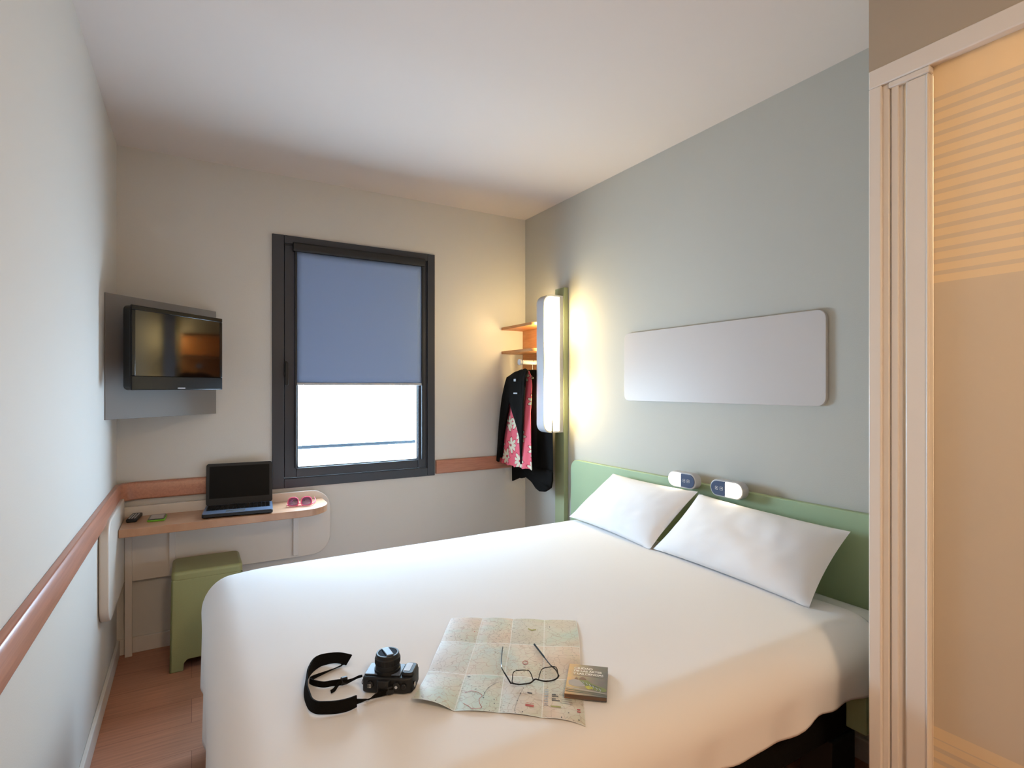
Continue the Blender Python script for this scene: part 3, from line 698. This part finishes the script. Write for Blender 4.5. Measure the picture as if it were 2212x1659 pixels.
# map -------------------------------------------------------------
def mapmat():
    m = bpy.data.materials.new('printed_map'); m.use_nodes = True; nt = m.node_tree; L = nt.links.new; b = nt.nodes['Principled BSDF']
    tc = nt.nodes.new('ShaderNodeTexCoord'); uv = tc.outputs['UV']
    def noise_(s, d=5, dist=0):
        n = nt.nodes.new('ShaderNodeTexNoise'); n.inputs['Scale'].default_value = s; n.inputs['Detail'].default_value = d; n.inputs['Distortion'].default_value = dist; L(uv, n.inputs['Vector']); return n.outputs['Fac']
    def ramp(f, els):
        r = nt.nodes.new('ShaderNodeValToRGB'); L(f, r.inputs[0]); e = r.color_ramp.elements
        e[0].position, e[0].color = els[0][0], lin(els[0][1]); e[1].position, e[1].color = els[-1][0], lin(els[-1][1])
        for p, c in els[1:-1]: q = e.new(p); q.color = lin(c)
        return r.outputs[0]
    def mix(f, a, c, mode='MIX'):
        n = nt.nodes.new('ShaderNodeMix'); n.data_type = 'RGBA'; n.blend_type = mode
        for i, q in ((0, f), (6, a), (7, c)):
            if isinstance(q, (int, float)): n.inputs[i].default_value = q
            elif isinstance(q, str): n.inputs[i].default_value = lin(q)
            else: L(q, n.inputs[i])
        return n.outputs[2]
    base = ramp(noise_(2.3, 6, .5), [(.3, 'c4dbe0'), (.42, 'd3dcd4'), (.5, 'dedad2'), (.58, 'dfd2c8'), (.72, 'cfcfb8')])
    v = nt.nodes.new('ShaderNodeTexVoronoi'); v.feature = 'DISTANCE_TO_EDGE'; v.inputs['Scale'].default_value = 16
    dst = nt.nodes.new('ShaderNodeVectorMath'); dst.operation = 'ADD'; nz = nt.nodes.new('ShaderNodeTexNoise'); nz.inputs['Scale'].default_value = 9; L(uv, nz.inputs['Vector'])
    sc_ = nt.nodes.new('ShaderNodeVectorMath'); sc_.operation = 'SCALE'; sc_.inputs['Scale'].default_value = .12; L(nz.outputs['Color'], sc_.inputs[0]); L(uv, dst.inputs[0]); L(sc_.outputs[0], dst.inputs[1]); L(dst.outputs[0], v.inputs['Vector'])
    road = ramp(v.outputs['Distance'], [(.0, 'ffffff'), (.02, 'ffffff'), (.035, '000000')])
    rf = nt.nodes.new('ShaderNodeMath'); rf.operation = 'MULTIPLY'; rf.inputs[1].default_value = .6; L(road, rf.inputs[0]); c1 = mix(rf.outputs[0], base, 'b9a79c')
    sp = noise_(60, 3); speck = ramp(sp, [(.60, '000000'), (.68, 'ffffff')])
    area = ramp(noise_(3.1, 2), [(.45, '000000'), (.58, 'ffffff')])
    f2 = mix(1.0, speck, area, 'MULTIPLY')
    c2 = mix(f2, c1, '8a8d84')
    mu = nt.nodes.new('ShaderNodeVectorMath'); mu.operation = 'MULTIPLY'; mu.inputs[1].default_value = (4, 3/1.3, 1); L(uv, mu.inputs[0])
    fl = nt.nodes.new('ShaderNodeVectorMath'); fl.operation = 'FLOOR'; L(mu.outputs[0], fl.inputs[0])
    wn_ = nt.nodes.new('ShaderNodeTexWhiteNoise'); wn_.noise_dimensions = '2D'; L(fl.outputs[0], wn_.inputs[0])
    tint = ramp(wn_.outputs['Value'], [(0, 'e9eef2'), (.35, 'f4efe6'), (.65, 'f1e6dc'), (1, 'e4ebe6')])
    c3 = mix(1.0, c2, tint, 'MULTIPLY')
    fr = nt.nodes.new('ShaderNodeVectorMath'); fr.operation = 'FRACTION'; L(mu.outputs[0], fr.inputs[0])
    sx = nt.nodes.new('ShaderNodeSeparateXYZ'); L(fr.outputs[0], sx.inputs[0])
    def edge(o):
        a = nt.nodes.new('ShaderNodeMath'); a.operation = 'PINGPONG'; a.inputs[1].default_value = .5; L(o, a.inputs[0])
        q = nt.nodes.new('ShaderNodeMath'); q.operation = 'LESS_THAN'; q.inputs[1].default_value = .012; L(a.outputs[0], q.inputs[0]); return q.outputs[0]
    mxx = nt.nodes.new('ShaderNodeMath'); mxx.operation = 'MAXIMUM'; L(edge(sx.outputs[0]), mxx.inputs[0]); L(edge(sx.outputs[1]), mxx.inputs[1])
    mh = nt.nodes.new('ShaderNodeMath'); mh.operation = 'MULTIPLY'; mh.inputs[1].default_value = .5; L(mxx.outputs[0], mh.inputs[0]); c4 = mix(mh.outputs[0], c3, 'eceeee')
    L(c4, b.inputs['Base Color']); b.inputs['Roughness'].default_value = .55; M['printed_map'] = m
mapmat()
rows = [[(.697, 1.555), (.782, 1.504), (.860, 1.451), (.939, 1.396), (1.022, 1.343)],
        [(.607, 1.425), (.687, 1.365), (.769, 1.314), (.842, 1.254), (.925, 1.199)],
        [(.516, 1.293), (.590, 1.229), (.670, 1.175), (.747, 1.112), (.825, 1.064)],
        [(.428, 1.172), (.502, 1.104), (.584, 1.048), (.656, .985), (.728, .923)]]
def mappt(u, v):   # u 0..4, v 0..3
    i, j = min(int(u), 3), min(int(v), 2); a, b = u-i, v-j
    p = [rows[j][i][k]*(1-a)*(1-b)+rows[j][i+1][k]*a*(1-b)+rows[j+1][i][k]*(1-a)*b+rows[j+1][i+1][k]*a*b for k in (0, 1)]
    tri = lambda t: abs((t % 2)-1)
    z = ZB+.001+.0035*math.sin(pi*(u % 1))**.7*(.7+.3*math.sin(v*2+u))+.003*math.sin(pi*(v % 1))**.8*(1 if v < 2 else .4)
    if v > 2 and u < 1: z += .016*(v-2)**2*(1-u)**1.2+.006*(v-2)*math.sin(pi*u)
    fb = min(1, max(.12, (math.hypot(p[0]-.80, p[1]-1.04)-.07)/.06)); z = ZB+.001+(z-ZB-.001)*fb
    # the near end follows the fall of the duvet edge
    y = p[1]; z -= max(0, .965-y)**2/(2*.105)
    if u % 1 in (0,): z += 0
    return (p[0], p[1], max(z, 0))
mp_ = empty('folded_map', (.72, 1.22, ZB), 'large creased paper road map spread open on the duvet', 'map')
NU, NV = 48, 36
mb = MB().grid([[mappt(4*i/NU, 3*j/NV) for i in range(NU+1)] for j in range(NV+1)])
mo = mb.build('map_sheet', 'printed_map', mp_, smooth=True, ang=180)
me = mo.data; uvl = me.uv_layers.new(name='uv')
for p in me.polygons:
    for li in p.loop_indices:
        vi = me.loops[li].vertex_index; uvl.data[li].uv = ((vi % (NU+1))/NU*1.0, (1-(vi//(NU+1))/NV)*1.3)
def onmap(path, w, matn, nm):
    m_ = MB(); g = []
    for i, (u, v) in enumerate(path):
        a = path[max(i-1, 0)]; b = path[min(i+1, len(path)-1)]; t = Vector((b[0]-a[0], b[1]-a[1])).normalized(); n = Vector((-t.y, t.x))*w/2/.12
        g.append([Vector(mappt(u+n.x, v+n.y))+Vector((0, 0, .0006)), Vector(mappt(u-n.x, v-n.y))+Vector((0, 0, .0006))])
    return m_.grid(g)
mat('ink_red', 'b5504e', .6); mat('ink_dark', '4c4a50', .6); mat('ink_olive', '9c9a58', .6); mat('ink_blue', '7ea6c4', .6)
def merge(*ms):
    r = MB()
    for q in ms: r.add(q.v, q.f)
    return r
def fine(path, k=5): return [(p.x, p.y) for p in smoothpath([(a, b, 0) for a, b in path], k)]
red = (onmap(fine([(1.12, 2.55), (1.25, 2.50), (1.42, 2.53), (1.55, 2.62), (1.5, 2.72), (1.55, 2.85), (1.6, 2.93), (1.4, 2.96), (1.3, 2.9), (1.15, 2.82)]), .0011, '', ''),
            onmap([(2.60, 2.78), (2.70, 2.78), (2.80, 2.78)], .006, '', ''), onmap([(2.62, 2.72), (2.80, 2.72)], .001, '', ''),
            onmap([(2.5+.07*math.cos(t_*pi/8), 1.62+.05*math.sin(t_*pi/8)) for t_ in range(17)], .0018, '', ''), onmap([(3.82, 2.75), (3.90, 2.75)], .003, '', ''), onmap([(3.82, 2.80), (3.90, 2.80)], .003, '', ''), onmap([(.86, .62), (.89, .62)], .003, '', ''))
for q, nm_ in zip(red, ('route_line', 'legend_mark', 'legend_line', 'route_ring', 'legend_mark', 'legend_mark', 'legend_mark')): q.build(nm_, 'ink_red', mp_, smooth=False)
dk_ = [onmap(fine([(1.58, 2.68), (1.6, 2.55), (1.66, 2.4), (1.78, 2.28), (1.9, 2.2)]), .0009, '', ''), onmap([(2.36, 2.9), (2.40, 2.7), (2.46, 2.5), (2.52, 2.35)], .0007, '', '')]
for u, v in ((1.6, 2.55), (1.66, 2.4), (1.78, 2.28), (1.6, 2.68), (2.40, 2.7), (2.46, 2.5), (2.52, 2.35), (3.16, .32), (3.16, .36), (1.85, 2.7), (1.87, 2.8), (.55, 2.95), (3.85, 2.95), (3.45, 2.97), (3.62, 2.85), (2.55, 2.95), (.2, 2.9), (.24, 2.93)):
    dk_.append(onmap([(u-.012, v), (u+.012, v)], .0028, '', ''))
for k, l in ((2.42, .10), (2.46, .16), (2.53, .10), (2.57, .2)): dk_.append(onmap([(3.22, k), (3.22+l*.5, k), (3.22+l, k)], .0028, '', ''))
for k in range(5): dk_.append(onmap([(3.42+.05*(k % 2), 2.42+.05*k), (3.72, 2.44+.05*k)], .0006, '', ''))
dk_.append(onmap([(1.06, 2.06), (1.14, 2.06)], .002, '', '')); dk_.append(onmap([(2.62, 2.46), (2.74, 2.46)], .004, '', ''))
for k, q in enumerate(dk_): q.build('route_line' if k < 2 else 'printed_caption', 'ink_dark', mp_, smooth=False)
for q in (onmap([(3.2, 2.73), (3.33, 2.73), (3.44, 2.73)], .0045, '', ''), onmap([(2.5, .45), (2.62, .5), (2.75, .46)], .005, '', '')): q.build('printed_caption', 'ink_olive', mp_, smooth=False)
for k in range(10): onmap([(3.03, 2.3+.045*k), (3.13, 2.3+.045*k)], .0012, '', '').build('printed_line', 'ink_blue', mp_, smooth=False)

# eyeglasses --------------------------------------------------------
eg = empty('eyeglasses', (.715, 1.12, ZB+.008), 'thin black framed eyeglasses with clear lenses resting on the map', 'eyeglasses')
dz = .0055
L1 = [(0.658, 1.121, 0.6), (0.661, 1.119, 0.6), (0.664, 1.124, 0.607), (0.667, 1.127, 0.616), (0.673, 1.128, 0.62), (0.684, 1.122, 0.622), (0.695, 1.116, 0.622), (0.702, 1.112, 0.621), (0.705, 1.107, 0.616), (0.707, 1.104, 0.608), (0.707, 1.1, 0.601), (0.695, 1.097, 0.6), (0.683, 1.099, 0.6), (0.67, 1.105, 0.6)]
L2 = [(0.721, 1.095, 0.601), (0.723, 1.098, 0.606), (0.726, 1.099, 0.612), (0.731, 1.1, 0.62), (0.739, 1.101, 0.622), (0.751, 1.097, 0.623), (0.762, 1.096, 0.622), (0.769, 1.093, 0.62), (0.771, 1.09, 0.615), (0.77, 1.085, 0.606), (0.765, 1.081, 0.601), (0.751, 1.079, 0.6), (0.738, 1.081, 0.6), (0.728, 1.087, 0.6)]
up_ = lambda P_, d=dz: [(x, y, z+d) for x, y, z in P_]
fm = MB().tube(smoothpath(up_(L1[1:]), 3, True), .0011, 8, closed=True).tube(smoothpath(up_(L2), 3, True), .0011, 8, closed=True)
fm.tube(smoothpath(up_([(.656, 1.121, .6), (.668, 1.106, .6), (.683, 1.099, .6), (.697, 1.096, .6), (.707, 1.099, .601), (.714, 1.099, .603), (.721, 1.094, .601), (.733, 1.083, .6), (.751, 1.078, .6), (.765, 1.080, .601), (.773, 1.086, .602)]), 4), .0017, 8)
fm.build('frame', 'black_gloss', eg)
for q in (L1[1:], L2):
    s_ = smoothpath(up_(q), 3, True); MB().add(s_, [tuple(range(len(s_)))]).build('lens', 'lens_clear', eg, smooth=False)
MB().tube(smoothpath(up_([(.657, 1.12, .6), (.657, 1.133, .605), (.661, 1.163, .609), (.668, 1.185, .609), (.694, 1.231, .604), (.733, 1.293, .598)], .004), 4), [.0018]*8+[.0014]*13, 8).build('temple', 'black_gloss', eg)
MB().tube(smoothpath(up_([(.773, 1.086, .602), (.779, 1.107, .606), (.781, 1.134, .606), (.795, 1.185, .602), (.814, 1.26, .599)], .004), 4), [.0018]*8+[.0015]*4+[.0025]*5, 8).build('temple', 'black_gloss', eg)

# guide booklet -----------------------------------------------------
ba = math.atan2(1.061-1.125, .907-.835)
bk_ = empty('guide_book', (.8235, 1.0395, ZB+.0028), 'small city guide booklet with dark landscape cover beside the map', 'book', rz=ba)
bw, bh = .0485, .069
def covermat():
    m = bpy.data.materials.new('book_cover'); m.use_nodes = True; nt = m.node_tree; L = nt.links.new; b = nt.nodes['Principled BSDF']
    tc = nt.nodes.new('ShaderNodeTexCoord'); sp = nt.nodes.new('ShaderNodeSeparateXYZ'); L(tc.outputs['Object'], sp.inputs[0])
    mr = nt.nodes.new('ShaderNodeMapRange'); mr.inputs[1].default_value = -bw; mr.inputs[2].default_value = bw; L(sp.outputs['X'], mr.inputs[0])
    r = nt.nodes.new('ShaderNodeValToRGB'); e = r.color_ramp.elements; e[0].position = .05; e[0].color = lin('b47f52'); e[1].position = .8; e[1].color = lin('5c5c62'); q = e.new(.35); q.color = lin('8a7468')
    L(mr.outputs[0], r.inputs[0])
    n = nt.nodes.new('ShaderNodeTexNoise'); n.inputs['Scale'].default_value = 60; L(tc.outputs['Object'], n.inputs['Vector'])
    mx = nt.nodes.new('ShaderNodeMix'); mx.data_type = 'RGBA'; mx.blend_type = 'MULTIPLY'; mx.inputs[0].default_value = .5; L(r.outputs[0], mx.inputs[6]); L(n.outputs['Color'], mx.inputs[7])
    L(mx.outputs[2], b.inputs['Base Color']); b.inputs['Roughness'].default_value = .3; M['book_cover'] = m
covermat()
MB().box(-bw, bw, -bh, bh, .009, .0105).box(-bw, bw, -bh, bh, 0, .0012).box(-bw, -bw+.001, -bh, bh, 0, .0105).build('cover', 'book_cover', bk_, local=True, bev=.0004)
mat('pages', '6b5648', .8)
MB().box(-bw+.001, bw-.001, -bh+.001, bh-.001, .0013, .0089).build('pages', 'pages', bk_, local=True)
mat('print_white', 'f4f2ee', .5); mat('print_green', '66713a', .5); mat('print_pale', 'a19b99', .5); mat('print_yellow', 'a3a02c', .5); mat('print_roof', '6d4b40', .5); mat('print_dark', '3c4436', .5)
zt = .0107
def text(s, x, y, size, parent, nm):
    cu = bpy.data.curves.new(nm, 'FONT'); cu.body = s; cu.size = size; cu.space_character = .95; cu.offset = size*.02
    o = bpy.data.objects.new(nm+'_tmp', cu); COL.objects.link(o); bpy.context.view_layer.update()
    me = bpy.data.meshes.new_from_object(o); COL.objects.unlink(o); bpy.data.objects.remove(o)
    me.materials.clear(); me.materials.append(M['print_white'])
    t = bpy.data.objects.new(nm, me); COL.objects.link(t); t.parent = parent; t.location = (x, y, zt); return t
text('CIUDAD', -.035, .046, .0125, bk_, 'title_text'); text('DE LAS ARTES', -.035, .0335, .0115, bk_, 'title_text'); text('Y LAS CIENCIAS', -.035, .021, .0108, bk_, 'title_text')
MB().box(-.035, .038, .0155, .0168, zt, zt+.0002).build('subtitle_line', 'print_pale', bk_, local=True)
def flat(pts, nm, m, dz_=0): MB().prism(fine(pts+[pts[0]], 4)[:-1], 'Z', .0105, zt+dz_).build(nm, m, bk_, local=True, smooth=False)
flat([(-.044, -.012), (-.03, -.004), (-.012, -.008), (0, -.020), (-.006, -.030), (-.022, -.034), (-.04, -.028)], 'cover_building', 'print_pale')
flat([(-.018, -.006), (.0, -.004), (.012, -.016), (.03, -.026), (.045, -.034), (.044, -.046), (.02, -.044), (.002, -.032)], 'cover_garden', 'print_green', .0001)
flat([(-.004, -.03), (.008, -.028), (.016, -.036), (.004, -.042)], 'cover_lawn', 'print_yellow', .0002)
flat([(.008, -.02), (.03, -.03), (.034, -.034), (.012, -.027)], 'cover_trees', 'print_dark', .0002)
flat([(-.03, -.002), (-.026, .008), (-.022, -.002)], 'cover_roof', 'print_roof', .0002)
flat([(-.02, -.002), (-.012, .010), (-.002, -.001)], 'cover_roof', 'print_roof', .0001)
for k in range(6):
    a_, b_2 = -.010+.008*k, -.010-.005*k
    MB().tube([(a_, b_2, zt), (a_+.004, b_2-.008, zt+.0002), (a_+.001, b_2-.016, zt)], .0006, 4).build('cover_arch', 'print_pale', bk_, local=True)
for k in range(3):
    flat([(-.044, -.040-.008*k), (.0, -.046-.006*k), (.044, -.052-.005*k), (.044, -.054-.005*k), (.0, -.049-.006*k), (-.044, -.043-.008*k)], 'cover_water', 'print_dark' if k else 'print_pale')

# ------------------------------------------------------------------ unseen lamps added behind the viewer and in the shower cabin for warm light
mat('added_fixture_glow', (1, .9, .75), .5, emit=(1, .80, .58), estr=3)
def added_downlight(x, y, r, power, label, col=(1, .76, .52)):
    t = empty('added_ceiling_lamp', (x, y, H-.03), label, 'lamp')
    MB().lathe([(r, 0), (r+.01, .004), (r+.012, .03)], (x, y, H-.031), 40).build('housing', 'white_plastic', t, ang=30)
    MB().lathe([(r*.94, 0), (r*.94, .002)], (x, y, H-.033), 40).build('diffuser', 'added_fixture_glow', t)
    ld = bpy.data.lights.new('added_bulb', 'AREA'); ld.shape = 'DISK'; ld.size = r*1.8; ld.energy = power; ld.color = col
    lo = bpy.data.objects.new('added_bulb', ld); COL.objects.link(lo); lo.parent = t; lo.location = (0, 0, -.008)
added_downlight(.5, -1.0, .24, 31, 'unseen round ceiling lamp added in the entrance behind the viewer to supply warm light', (1, .74, .47))  # added out of view as warm fill; form and position guessed
added_downlight(2.25, -.15, .12, 40, 'unseen round ceiling lamp added inside the shower cabin to supply warm light', (1, .83, .60))  # unseen fixture added so warm light comes through the frosted door
